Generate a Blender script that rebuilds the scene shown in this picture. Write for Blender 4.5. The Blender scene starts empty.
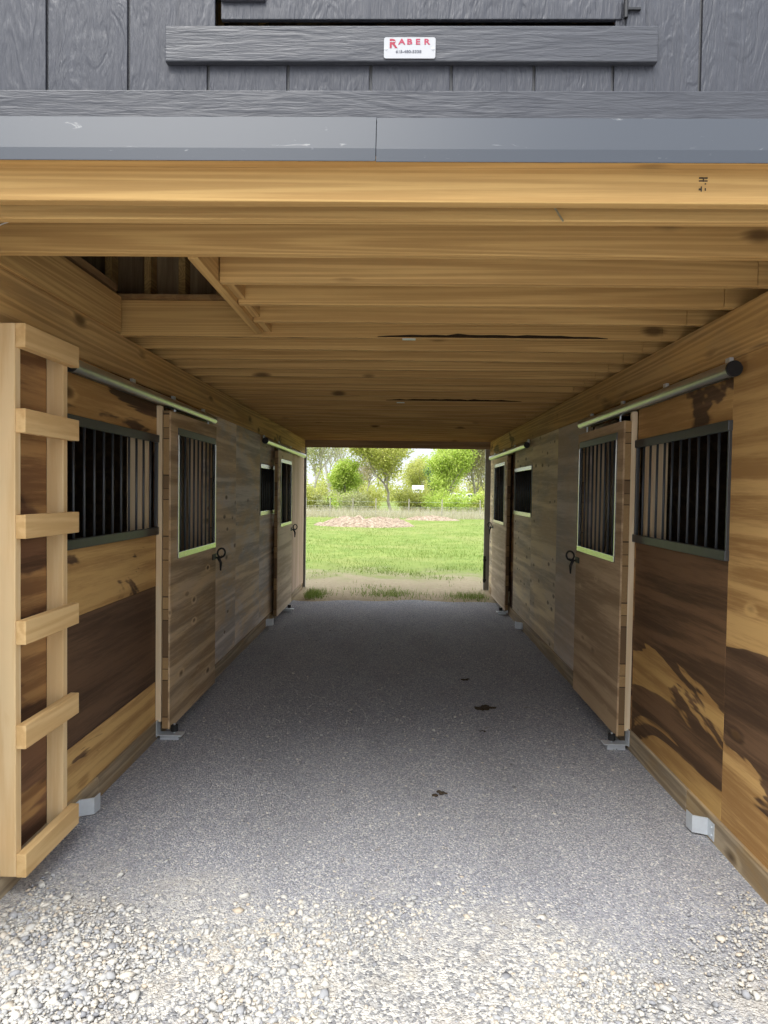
import bpy, bmesh, math, random
import numpy as np
from mathutils import Vector, Matrix, noise as mnoise

random.seed(7)
rng = np.random.default_rng(7)
S = bpy.context.scene
COL = S.collection
PI = math.pi

# ------------------------------------------------------------------ nodes
class NT:
    def __init__(self, name):
        self.m = bpy.data.materials.new(name)
        self.m.use_nodes = True
        self.t = self.m.node_tree
        self.t.nodes.clear()
        self.out = self.n('ShaderNodeOutputMaterial')
        self.b = self.n('ShaderNodeBsdfPrincipled')
        self.l(self.b.outputs[0], self.out.inputs[0])
    def n(self, typ, **kw):
        x = self.t.nodes.new(typ)
        for k, v in kw.items():
            setattr(x, k, v)
        return x
    def l(self, a, b):
        self.t.links.new(a, b)
    def put(self, sock, v):
        if hasattr(v, 'links') or isinstance(v, bpy.types.NodeSocket):
            self.l(v, sock)
        else:
            if isinstance(v, (tuple, list)) and len(v) == 3 and sock.type == 'RGBA':
                v = (*v, 1)
            sock.default_value = v
    def coord(self, scale=(1, 1, 1), rand=True, kind='Object'):
        tc = self.n('ShaderNodeTexCoord')
        v = tc.outputs[kind]
        if rand:
            oi = self.n('ShaderNodeObjectInfo')
            c = self.n('ShaderNodeVectorMath', operation='SCALE')
            cx = self.n('ShaderNodeCombineXYZ')
            for i, k in enumerate((37.0, 53.0, 71.0)):
                m = self.math('MULTIPLY', oi.outputs['Random'], k)
                self.l(m, cx.inputs[i])
            a = self.n('ShaderNodeVectorMath', operation='ADD')
            self.l(v, a.inputs[0]); self.l(cx.outputs[0], a.inputs[1])
            v = a.outputs[0]
        mp = self.n('ShaderNodeMapping')
        mp.inputs['Scale'].default_value = scale
        self.l(v, mp.inputs[0])
        return mp.outputs[0]
    def math(self, op, a, b=0.0, c=None, clamp=False):
        x = self.n('ShaderNodeMath', operation=op, use_clamp=clamp)
        self.put(x.inputs[0], a); self.put(x.inputs[1], b)
        if c is not None: self.put(x.inputs[2], c)
        return x.outputs[0]
    def noise(self, vec, scale=1.0, detail=3.0, rough=.55, dist=0.0):
        x = self.n('ShaderNodeTexNoise')
        self.l(vec, x.inputs['Vector'])
        x.inputs['Scale'].default_value = scale
        x.inputs['Detail'].default_value = detail
        x.inputs['Roughness'].default_value = rough
        x.inputs['Distortion'].default_value = dist
        return x.outputs['Fac']
    def vor(self, vec, scale=1.0, feature='F1'):
        x = self.n('ShaderNodeTexVoronoi', feature=feature)
        self.l(vec, x.inputs['Vector'])
        x.inputs['Scale'].default_value = scale
        return x
    def step(self, v, lo, hi):
        x = self.n('ShaderNodeMapRange', interpolation_type='SMOOTHSTEP')
        self.put(x.inputs['Value'], v)
        x.inputs['From Min'].default_value = lo; x.inputs['From Max'].default_value = hi
        x.inputs['To Min'].default_value = 0.0; x.inputs['To Max'].default_value = 1.0
        return x.outputs[0]
    def mix(self, f, a, b, mode='MIX'):
        x = self.n('ShaderNodeMix', data_type='RGBA', blend_type=mode)
        self.put(x.inputs[0], f); self.put(x.inputs[6], a); self.put(x.inputs[7], b)
        return x.outputs[2]
    def ramp(self, f, stops):
        x = self.n('ShaderNodeValToRGB')
        e = x.color_ramp.elements
        while len(e) < len(stops): e.new(.5)
        for k, (p, c) in enumerate(stops):
            e[k].position = p; e[k].color = (*c, 1)
        self.put(x.inputs[0], f)
        return x.outputs[0]
    def sep(self, v):
        x = self.n('ShaderNodeSeparateXYZ'); self.l(v, x.inputs[0]); return x.outputs
    def bump(self, h, strength=.3, dist=.002):
        x = self.n('ShaderNodeBump')
        x.inputs['Strength'].default_value = strength
        x.inputs['Distance'].default_value = dist
        self.l(h, x.inputs['Height'])
        self.l(x.outputs[0], self.b.inputs['Normal'])
    def fin(self, color, rough=.7, metal=0.0, spec=.35):
        self.put(self.b.inputs['Base Color'], color)
        self.put(self.b.inputs['Roughness'], rough)
        self.b.inputs['Metallic'].default_value = metal
        self.b.inputs['Specular IOR Level'].default_value = spec
        return self.m

AX = {'x': (.05, 1, 1), 'y': (1, .05, 1), 'z': (1, 1, .05)}

def wood(name, light, dark, axis='x', ring=5.0, knots=.15, stain=None, weather=None, rough=.75, contrast=.92, knot_scale=5.0, var=.35, zb=None, ringn=45.0, along=.05, kr=1.0, sn=34.0):
    """sawn timber: growth-ring figure along an axis, streaks, fine grain, knots, weathering and water-stain shapes"""
    t = NT(name)
    p = t.coord(tuple(along if k == .05 else 1 for k in AX[axis]))
    big = t.noise(p, ring, 2.0, .5)
    kp = t.coord(tuple(.45 if k == .05 else 1 for k in AX[axis]))
    v = t.vor(kp, knot_scale)
    on = t.math('GREATER_THAN', t.sep(v.outputs['Color'])[0], 1 - knots)
    near = t.math('MULTIPLY', t.math('SUBTRACT', 1.0, t.step(v.outputs['Distance'], .0, .26)), on)
    rings = t.math('SINE', t.math('ADD', t.math('MULTIPLY', big, ringn), t.math('MULTIPLY', near, 6.0)))
    rings = t.math('POWER', t.math('MULTIPLY_ADD', rings, .5, .5), 1.6)
    streak = t.step(t.noise(p, sn, 5.0, .72), .30, .70)
    fine = t.noise(p, 110.0, 3.0, .6)
    f = t.math('ADD', t.math('ADD', t.math('MULTIPLY', rings, .42), t.math('MULTIPLY', streak, .38)), t.math('MULTIPLY', fine, .3), clamp=True)
    f = t.step(f, .22, .82)
    mid = tuple(l * (1 - contrast) + d * contrast for l, d in zip(light, dark))
    c = t.mix(f, mid, light)
    q = t.coord(tuple(.3 if k == .05 else 1 for k in AX[axis]))
    drift = t.noise(q, 2.1, 3.0, .55)
    c = t.mix(t.math('MULTIPLY', t.step(drift, .38, .68), var), c, tuple(l * w for l, w in zip(light, (.55, .50, .42))))
    oi = t.n('ShaderNodeObjectInfo')
    c = t.mix(t.math('MULTIPLY', oi.outputs['Random'], .30), c, tuple(v_ * k for v_, k in zip(light, (.66, .60, .50))))
    if weather:
        w = t.step(t.noise(q, 3.1, 5.0, .68, .5), .40, .60)
        c = t.mix(t.math('MULTIPLY', w, weather[1]), c, t.mix(f, tuple(v_ * .62 for v_ in weather[0]), tuple(v_ * 1.15 for v_ in weather[0])))
    if stain:
        col, lo, hi, sc, st = stain
        r = t.coord(tuple(st if k == .05 else 1 for k in AX[axis]))
        sN = t.noise(r, sc, 4.0, .55, .9)
        s2 = t.noise(p, 30.0, 2.0)
        sN = t.math('ADD', sN, t.math('MULTIPLY', t.math('SUBTRACT', s2, .5), .07))
        if zb:
            tc = t.n('ShaderNodeTexCoord'); zz = t.sep(tc.outputs['Object'])[2]
            sN = t.math('ADD', sN, t.math('MULTIPLY', t.step(zz, zb[0], zb[1]), zb[2]))
        c = t.mix(t.math('MULTIPLY', t.step(sN, lo, hi), .93), c, t.mix(f, tuple(v_ * .55 for v_ in col), tuple(v_ * 1.45 for v_ in col)))
    if knots:
        k = t.math('SUBTRACT', 1.0, t.step(v.outputs['Distance'], .04 * kr, .135 * kr))
        c = t.mix(t.math('MULTIPLY', t.math('MULTIPLY', k, on), .88), c, tuple(d * .33 for d in dark))
    t.bump(t.math('ADD', streak, t.math('MULTIPLY', rings, .4)), .30, .0012)
    return t.fin(c, rough, 0.0, .3)

def plain(name, col, rough=.5, metal=0.0, spec=.5, nz=.12, sc=25.0):
    t = NT(name)
    p = t.coord((1, 1, 1))
    f = t.noise(p, sc, 3.0)
    c = t.mix(f, tuple(v * (1 - nz) for v in col), tuple(min(1, v * (1 + nz)) for v in col))
    t.bump(f, .08, .001)
    return t.fin(c, rough, metal, spec)

M = {}
# framing lumber
JL, JD = (.66, .425, .165), (.30, .155, .05)
M['joist'] = wood('joist_pine', JL, JD, 'x', 5.0, .42, contrast=.55, knot_scale=6.0, along=.014, ringn=190, kr=1.7, sn=95, var=.3)
M['joist_y'] = wood('trimmer_pine', JL, JD, 'y', 5.0, .2, contrast=.6, along=.014, ringn=170, kr=1.4, sn=90)
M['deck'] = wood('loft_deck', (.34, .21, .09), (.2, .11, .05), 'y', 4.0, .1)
M['beam'] = wood('header_beam', (.68, .42, .155), (.33, .18, .06), 'y', 4.0, .35, contrast=.65, along=.02, ringn=120, kr=1.5, sn=70, stain=((.13, .075, .035), .60, .68, 2.2, .35), weather=((.42, .29, .14), .4))
M['base'] = wood('base_board', (.46, .34, .18), (.24, .15, .07), 'y', 6.0, .15, weather=((.34, .28, .20), .7))
M['new_y'] = wood('fresh_pine_along', (.80, .56, .27), (.58, .34, .13), 'y', 6.0, .12, contrast=.6, var=.12)
M['new_z'] = wood('fresh_pine_upright', (.84, .64, .37), (.66, .42, .18), 'z', 6.0, .08, contrast=.6, var=.1)
M['pale_z'] = wood('pale_batten', (.82, .67, .46), (.6, .42, .22), 'z', 6.0, .05, contrast=.5, var=.1)
# wall sheets
TAN, BRN = (.61, .375, .14), (.30, .155, .05)
DRK = (.085, .045, .025)
M['ply_tan'] = wood('plywood_tan', TAN, BRN, 'y', 2.6, .2, kr=1.3, stain=(DRK, .535, .57, 2.6, .30), knot_scale=4)
M['ply_low'] = wood('plywood_low_tan', (.66, .42, .16), (.36, .20, .07), 'y', 2.4, .14, stain=(DRK, .575, .605, 3.2, .35), knot_scale=4, var=.2)
M['ply_patch'] = wood('plywood_patchy', TAN, BRN, 'y', 2.4, .45, stain=(DRK, .48, .505, 3.0, .22), knot_scale=6, kr=1.3, zb=(.80, 1.15, -.28))
M['ply_dark'] = wood('plywood_dark', (.15, .085, .046), (.05, .028, .017), 'y', 2.0, .10)
M['ply_mostly_dark'] = wood('plywood_dark_islands', (.57, .35, .12), BRN, 'y', 2.0, .10, stain=((.10, .052, .026), .515, .54, 2.7, .20), zb=(.55, .90, .30))
M['ply_red'] = wood('plywood_reddish', (.46, .265, .105), (.17, .08, .035), 'y', 2.4, .12, stain=((.12, .06, .032), .49, .54, 2.4, .3))
M['ply_grey'] = wood('plywood_weathered', (.90, .74, .53), (.5, .37, .24), 'y', 2.4, .42, weather=((.66, .62, .60), .8), knot_scale=8, kr=1.5, contrast=.8, var=.25)
M['ply_speck'] = wood('plywood_speckled', (.90, .76, .50), (.5, .37, .22), 'y', 2.2, .7, weather=((.64, .55, .42), .7), knot_scale=9, kr=1.7, contrast=.8, var=.25)
M['ply_smooth'] = wood('plywood_grey_smooth', (.66, .55, .43), (.48, .38, .28), 'y', 2.2, .05, weather=((.58, .53, .48), .6), var=.2)
M['ply_pink'] = wood('plywood_pinkish', (.70, .54, .42), (.44, .31, .22), 'z', 2.2, .1)
M['door_l'] = wood('door_sheet_streaked', (.64, .46, .26), (.26, .165, .085), 'y', 3.4, .2, weather=((.46, .36, .25), .6), knot_scale=7)
M['door_r'] = wood('door_sheet_knotty', (.60, .43, .26), (.28, .18, .10), 'y', 2.2, .6, knot_scale=8, kr=1.5)
M['door_far'] = wood('door_sheet_far', (.82, .69, .51), (.5, .38, .25), 'y', 2.2, .45, knot_scale=8)
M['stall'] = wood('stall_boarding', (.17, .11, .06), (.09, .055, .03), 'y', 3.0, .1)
M['attic'] = wood('attic_boarding', (.42, .30, .17), (.2, .12, .06), 'z', 3.0, .1)
M['rear'] = wood('rear_header', (.42, .31, .20), (.22, .15, .09), 'x', 4.0, .1)

def edge_mat():
    t = NT('door_edge_blocks')
    tc = t.n('ShaderNodeTexCoord')
    s = t.sep(tc.outputs['Object'])
    k = t.math('FLOOR', t.math('MULTIPLY', s[2], 9.0))
    w = t.n('ShaderNodeTexWhiteNoise', noise_dimensions='1D'); t.l(k, w.inputs['W'])
    k = t.math('FLOOR', t.math('ADD', t.math('MULTIPLY', s[2], 8.0), t.math('MULTIPLY', t.math('SINE', t.math('MULTIPLY', s[2], 17.0)), .45)))
    t.l(k, w.inputs['W'])
    fr = t.math('FRACT', t.math('ADD', t.math('MULTIPLY', s[2], 8.0), t.math('MULTIPLY', t.math('SINE', t.math('MULTIPLY', s[2], 17.0)), .45)))
    gap = t.math('LESS_THAN', fr, .07)
    p = t.coord((1, 1, 1))
    f = t.noise(p, 90.0, 3.0)
    c = t.mix(w.outputs['Value'], (.16, .10, .05), (.50, .32, .14))
    c = t.mix(t.math('MULTIPLY', f, .5), c, (.12, .07, .035))
    c = t.mix(gap, c, (.07, .04, .02))
    t.bump(f, .3, .002)
    return t.fin(c, .8)
M['door_edge'] = edge_mat()

M['galv'] = plain('galvanised_steel', (.68, .72, .75), .45, .6, .5, .12, 40)
M['track'] = plain('track_steel', (.50, .51, .50), .30, .92, .5, .1, 30)
M['grill'] = plain('grill_steel', (.46, .47, .44), .24, .95, .5, .1, 30)
M['grill_dark'] = plain('grill_dark_steel', (.10, .105, .11), .42, .75, .5, .15, 30)
M['bar'] = plain('bar_steel', (.085, .09, .098), .50, .6, .5, .1, 30)
M['black'] = plain('black_iron', (.012, .012, .014), .45, .2, .5)
M['rubber'] = plain('black_rubber', (.012, .012, .012), .7)
M['reartrim'] = plain('grey_corner_trim', (.30, .295, .285), .5, 0, .5, .1, 12)
M['greytrim'] = plain('grey_painted_trim', (.125, .125, .13), .5, 0, .5, .1, 12)
M['white'] = plain('white_enamel', (.40, .405, .42), .3, 0, .5, .03)
M['red'] = plain('red_print', (.30, .004, .03), .5)
M['pinkred'] = plain('rose_print', (.33, .02, .06), .5)
M['greyprint'] = plain('grey_print', (.10, .105, .13), .5)
M['ink'] = plain('black_stamp_ink', (.05, .035, .02), .8)
M['house'] = plain('white_siding', (.78, .79, .80), .6, 0, .3, .05)
M['houseroof'] = plain('pale_roof', (.66, .68, .70), .5, 0, .4, .06)
M['glassdark'] = plain('dark_glass', (.06, .07, .08), .15)
M['post'] = plain('weathered_post', (.36, .33, .28), .8, 0, .3, .2, 15)
M['wire'] = plain('fence_wire', (.45, .45, .44), .5, .7)
M['wirewhite'] = plain('white_cable', (.75, .74, .70), .5)

def painted_siding():
    t = NT('grey_embossed_siding')
    p = t.coord((1, 1, .12), False)
    g = t.noise(p, 85.0, 4.0, .65, .4)
    r = t.noise(t.coord((1, 1, .3), False), 14.0, 3.0, .5, 1.0)
    h = t.math('ADD', g, t.math('MULTIPLY', t.math('SINE', t.math('MULTIPLY', r, 30.0)), .14))
    c = t.mix(g, (.025, .027, .036), (.046, .048, .061))
    t.bump(h, .8, .005)
    return t.fin(c, .42, 0, .5)
def painted_board():
    t = NT('grey_embossed_board')
    p = t.coord((.10, 1, 1), False)
    g = t.noise(p, 85.0, 4.0, .65, .4)
    r = t.noise(t.coord((.2, 1, 1), False), 9.0, 3.0, .5, 1.0)
    h = t.math('ADD', g, t.math('MULTIPLY', t.math('SINE', t.math('MULTIPLY', r, 30.0)), .12))
    c = t.mix(g, (.027, .029, .037), (.050, .052, .063))
    wear = t.step(t.noise(t.coord((.5, 1, 1), False), 9.0, 3.0), .60, .68)
    c = t.mix(t.math('MULTIPLY', wear, .45), c, (.024, .026, .036))
    t.bump(h, .65, .004)
    return t.fin(c, .42, 0, .5)
def flashing():
    t = NT('grey_painted_flashing')
    p = t.coord((1, 1, 1), False)
    sc = t.step(t.noise(t.coord((.6, 1, 2), False), 16.0, 4.0, .6, .8), .66, .74)
    c = t.mix(sc, (.046, .053, .066), (.17, .175, .18))
    t.bump(t.noise(p, 3.0, 2.0), .10, .006)
    return t.fin(c, .38, .0, .30)
M['siding'] = painted_siding(); M['board'] = painted_board(); M['flash'] = flashing()

def gravel_floor():
    t = NT('gravel_ground')
    p = t.coord((1, 1, 1), False)
    v1 = t.vor(p, 150.0); v2 = t.vor(p, 95.0)
    c1 = t.ramp(t.sep(v1.outputs['Color'])[0], [(0, (.175, .178, .20)), (.35, (.315, .32, .35)), (.7, (.41, .41, .43)), (.9, (.57, .545, .51)), (1, (.80, .77, .71))])
    c2 = t.ramp(t.sep(v2.outputs['Color'])[1], [(0, (.22, .22, .225)), (.5, (.44, .425, .40)), (1, (.72, .68, .60))])
    fine = t.noise(p, 260.0, 2.0)
    big = t.noise(p, 1.6, 5.0, .6)
    patch = t.noise(p, 6.0, 4.0, .6)
    s = t.sep(p)
    e = t.math('ADD', s[1], t.math('MULTIPLY', t.math('SUBTRACT', big, .5), 1.1))
    e = t.math('ADD', e, t.math('MULTIPLY', s[0], .16))
    white = t.math('SUBTRACT', 1.0, t.step(e, 2.10, 2.62))
    c = t.mix(t.math('MULTIPLY', t.step(fine, .3, .7), .55), c1, (.262, .266, .29))
    c = t.mix(white, c, t.mix(t.math('MULTIPLY', t.step(patch, .5, .66), .6), c2, (.46, .42, .36)))
    wheel = t.step(t.noise(t.coord((1, .35, 1), False), 2.4, 4.0, .6), .44, .64)
    c = t.mix(t.math('MULTIPLY', wheel, .32), c, t.mix(.5, c, (.15, .15, .16)))
    brown = t.step(t.noise(p, 11.0, 3.0), .67, .74)
    c = t.mix(t.math('MULTIPLY', brown, .35), c, (.20, .16, .10))
    h = t.math('SUBTRACT', t.math('SUBTRACT', 1.0, v1.outputs['Distance']), t.math('MULTIPLY', v2.outputs['Distance'], white))
    t.bump(h, .8, .006)
    return t.fin(c, .9, 0, .2)
M['gravel'] = gravel_floor()

def stones():
    t = NT('pale_crushed_stone')
    a = t.n('ShaderNodeAttribute', attribute_name='tint')
    p = t.coord((1, 1, 1), False)
    c = t.ramp(a.outputs['Fac'], [(0, (.13, .135, .155)), (.25, (.29, .295, .31)), (.5, (.46, .45, .42)), (.8, (.60, .56, .48)), (.92, (.50, .41, .30)), (1, (.74, .71, .65))])
    n = t.noise(p, 90.0, 3.0)
    c = t.mix(t.math('MULTIPLY', n, .35), c, (.5, .48, .45))
    t.bump(n, .3, .002)
    return t.fin(c, .85, 0, .25)
M['stone'] = stones()

def field_mat():
    t = NT('grass_field')
    p = t.coord((1, 1, 1), False)
    s = t.sep(p)
    n1 = t.noise(p, 1.3, 5.0, .65); n2 = t.noise(p, 14.0, 4.0, .6); n3 = t.noise(p, .25, 4.0, .6)
    g = t.mix(t.step(n1, .3, .7), (.112, .18, .032), (.235, .275, .075))
    g = t.mix(t.math('MULTIPLY', t.step(n2, .35, .7), .6), g, (.19, .25, .065))
    g = t.mix(t.math('MULTIPLY', t.step(n3, .45, .65), .5), g, (.27, .27, .10))
    dirt = t.mix(n2, (.29, .225, .135), (.50, .415, .27))
    e = t.math('ADD', s[1], t.math('MULTIPLY', t.math('SUBTRACT', n1, .5), 5.5))
    e = t.math('ADD', e, t.math('MULTIPLY', t.math('SUBTRACT', n2, .5), 2.5))
    k = t.step(e, 11.0, 13.8)
    c = t.mix(k, dirt, g)
    t.bump(n2, .6, .05)
    return t.fin(c, .95, 0, .1)
M['field'] = field_mat()

def leaf(name, c1, c2):
    t = NT(name)
    a = t.n('ShaderNodeAttribute', attribute_name='tint')
    c = t.mix(a.outputs['Fac'], c1, c2)
    t.b.inputs['Base Color'].default_value = (1, 1, 1, 1)
    t.l(c, t.b.inputs['Base Color'])
    t.b.inputs['Roughness'].default_value = .6
    t.b.inputs['Specular IOR Level'].default_value = .2
    tr = t.n('ShaderNodeBsdfTranslucent'); t.l(c, tr.inputs[0])
    mx = t.n('ShaderNodeMixShader'); mx.inputs[0].default_value = .45
    t.l(t.b.outputs[0], mx.inputs[1]); t.l(tr.outputs[0], mx.inputs[2]); t.l(mx.outputs[0], t.out.inputs[0])
    return t.m
M['lf_yellow'] = leaf('leaf_yellow_green', (.37, .41, .085), (.60, .59, .20))
M['lf_green'] = leaf('leaf_fresh_green', (.40, .54, .085), (.64, .72, .21))
M['lf_pale'] = leaf('leaf_pale', (.32, .345, .15), (.52, .52, .27))
M['lf_pink'] = leaf('leaf_budding', (.35, .315, .17), (.52, .46, .28))
M['lf_dark'] = leaf('leaf_dark_green', (.10, .20, .06), (.2, .32, .11))
M['blade'] = leaf('grass_blades', (.14, .23, .04), (.28, .33, .09))
M['dry'] = leaf('dry_stems', (.45, .40, .27), (.60, .56, .42))
M['bark'] = plain('grey_bark', (.30, .27, .22), .9, 0, .2, .25, 8)
M['bark_dark'] = plain('dark_bark_edge', (.035, .022, .012), .95, 0, .1, .4, 60)
M['bark_pale'] = plain('pale_bark', (.46, .42, .37), .9, 0, .2, .2, 8)
def soil():
    t = NT('heaped_soil')
    p = t.coord((1, 1, 1))
    n = t.noise(p, 7.0, 5.0, .7)
    c = t.ramp(n, [(.3, (.15, .105, .075)), (.5, (.32, .245, .175)), (.7, (.50, .42, .32))])
    t.bump(n, .8, .12)
    return t.fin(c, .95, 0, .1)
M['soil'] = soil()
M['muck'] = plain('dark_muck', (.06, .045, .03), .95, 0, .1, .4, 60)

# ------------------------------------------------------------------ mesh helpers
class MB:
    def __init__(self): self.bm = bmesh.new()
    def box(self, a, b):
        (x0, y0, z0), (x1, y1, z1) = [min(p, q) for p, q in zip(a, b)], [max(p, q) for p, q in zip(a, b)]
        v = [self.bm.verts.new(c) for c in ((x0, y0, z0), (x1, y0, z0), (x1, y1, z0), (x0, y1, z0), (x0, y0, z1), (x1, y0, z1), (x1, y1, z1), (x0, y1, z1))]
        for f in ((0, 3, 2, 1), (4, 5, 6, 7), (0, 1, 5, 4), (1, 2, 6, 5), (2, 3, 7, 6), (3, 0, 4, 7)):
            self.bm.faces.new([v[i] for i in f])
        return self
    def prism(self, pts, axis, a0, a1):
        """closed outline pts (two coords) extruded along axis"""
        def mk(p, a):
            return {'x': (a, p[0], p[1]), 'y': (p[0], a, p[1]), 'z': (p[0], p[1], a)}[axis]
        A = [self.bm.verts.new(mk(p, a0)) for p in pts]; B = [self.bm.verts.new(mk(p, a1)) for p in pts]
        n = len(pts)
        for i in range(n):
            self.bm.faces.new((A[i], A[(i + 1) % n], B[(i + 1) % n], B[i]))
        self.bm.faces.new(A[::-1]); self.bm.faces.new(B)
        return self
    def tube(self, pts, r, n=10, cap=True):
        pts = [Vector(p) for p in pts]
        rs = r if isinstance(r, (list, tuple)) else [r] * len(pts)
        rings = []
        up = None
        for i, p in enumerate(pts):
            d = (pts[min(i + 1, len(pts) - 1)] - pts[max(i - 1, 0)]).normalized()
            if up is None: up = Vector((0, 0, 1)) if abs(d.z) < .9 else Vector((1, 0, 0))
            u = d.cross(up).normalized(); w = d.cross(u).normalized(); up = -w if up.dot(-w) > 0 else w
            rings.append([self.bm.verts.new(p + (u * math.cos(2 * PI * k / n) + w * math.sin(2 * PI * k / n)) * rs[i]) for k in range(n)])
        for a, b in zip(rings, rings[1:]):
            for k in range(n):
                self.bm.faces.new((a[k], a[(k + 1) % n], b[(k + 1) % n], b[k]))
        if cap:
            self.bm.faces.new(rings[0][::-1]); self.bm.faces.new(rings[-1])
        return self
    def build(self, name, mat, parent=None, bevel=0.0, smooth=False):
        bmesh.ops.recalc_face_normals(self.bm, faces=self.bm.faces)
        if parent is not None:
            w = Vector((0, 0, 0)); q = parent
            while q is not None: w += q.location; q = q.parent
            bmesh.ops.translate(self.bm, verts=self.bm.verts, vec=-w)
        me = bpy.data.meshes.new(name); self.bm.to_mesh(me); self.bm.free()
        me.materials.append(mat)
        if smooth:
            for f in me.polygons: f.use_smooth = True
        o = bpy.data.objects.new(name, me); COL.objects.link(o)
        if parent is not None: o.parent = parent
        if bevel:
            b = o.modifiers.new('bevel', 'BEVEL'); b.width = bevel; b.segments = 2; b.limit_method = 'ANGLE'
        return o

def tag(o, label, cat, group=None, kind=None):
    o['label'] = label; o['category'] = cat
    if group: o['group'] = group
    if kind: o['kind'] = kind
    return o
def empty(name, loc, label, cat, group=None, kind=None):
    o = bpy.data.objects.new(name, None); COL.objects.link(o); o.location = loc
    o.empty_display_size = .1
    return tag(o, label, cat, group, kind)
def box(name, mat, a, b, parent=None, bevel=.003):
    return MB().box(a, b).build(name, mat, parent, bevel)

def pymesh(name, verts, faces, mat, parent=None, tint=None, smooth=False):
    me = bpy.data.meshes.new(name)
    off = np.zeros(3)
    q = parent
    while q is not None: off += np.array(q.location); q = q.parent
    verts = np.asarray(verts, dtype=np.float64) - off
    faces = np.asarray(faces)
    me.vertices.add(len(verts)); me.vertices.foreach_set('co', verts.astype(np.float32).ravel())
    k = faces.shape[1]
    me.loops.add(faces.size); me.loops.foreach_set('vertex_index', faces.astype(np.int32).ravel())
    me.polygons.add(len(faces)); me.polygons.foreach_set('loop_start', np.arange(0, faces.size, k, dtype=np.int32))
    me.update(calc_edges=True)
    if tint is not None:
        a = me.attributes.new('tint', 'FLOAT', 'POINT'); a.data.foreach_set('value', np.asarray(tint, dtype=np.float32))
    if smooth: me.polygons.foreach_set('use_smooth', np.ones(len(faces), dtype=bool))
    me.validate()
    me.materials.append(mat)
    o = bpy.data.objects.new(name, me); COL.objects.link(o)
    if parent is not None: o.parent = parent
    return o

# ------------------------------------------------------------------ dimensions (metres)
XW = {-1: -1.487, 1: 1.447}           # aisle faces of the two stall walls
CZ = 2.362                            # underside of joists
JH = .184                             # joist depth
YF, YB = 1.90, 10.60                  # front and rear of the barn
ZL = 2.15                             # bottom of header beams
def floor_z(y):
    return 0.0

# ------------------------------------------------------------------ ground
xs = np.concatenate([np.linspace(-14, -2, 13), np.linspace(-1.8, 1.8, 73), np.linspace(2, 14, 13)])
ys = np.concatenate([np.linspace(-14, 1.4, 24), np.linspace(1.5, 5, 71), np.linspace(5.1, 9.3, 50)])
V = []
edge = lambda x: 9.40 + .10 * math.sin(2.1 * x + .6) + .05 * math.sin(6.3 * x)
for j, y in enumerate(ys):
    for x in xs:
        yy = y if j < len(ys) - 1 else edge(x) + .12
        z = floor_z(yy)
        if abs(x) < 1.9 and yy > .5:
            z += (mnoise.noise((x * 1.3, yy * .9, 3.1)) * .012 + mnoise.noise((x * 5, yy * 5, 9)) * .004) * min(1, max(0, (1.75 - abs(x)) / .3))
        V.append((x, yy, z))
nx = len(xs)
Fq = [(j * nx + i, j * nx + i + 1, (j + 1) * nx + i + 1, (j + 1) * nx + i) for j in range(len(ys) - 1) for i in range(nx - 1)]
fl = pymesh('floor', V, Fq, M['gravel'], smooth=True)
tag(fl, 'grey crushed gravel floor of the barn aisle, paler in front of it', 'gravel floor', kind='structure')

xs2 = np.concatenate([np.linspace(-130, -4, 26), np.linspace(-3.5, 3.5, 36), np.linspace(4, 130, 26)])
ys2 = np.concatenate([[0], np.linspace(.25, 8, 30), np.geomspace(8.5, 190, 40)])
V = []
for d in ys2:
    for x in xs2:
        y = edge(x) + d if d < 5 else 9.40 + d
        z = .004 + .03 * mnoise.noise((x * .6, y * .5, 0)) * min(1, d / 2) + (.012 if d > 0 else -.03)
        V.append((x, y, z))
nx = len(xs2)
Fq = [(j * nx + i, j * nx + i + 1, (j + 1) * nx + i + 1, (j + 1) * nx + i) for j in range(len(ys2) - 1) for i in range(nx - 1)]
fd = pymesh('field', V, Fq, M['field'], smooth=True)
tag(fd, 'bright green pasture behind the barn with bare dirt by the opening', 'field', kind='structure')

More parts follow.
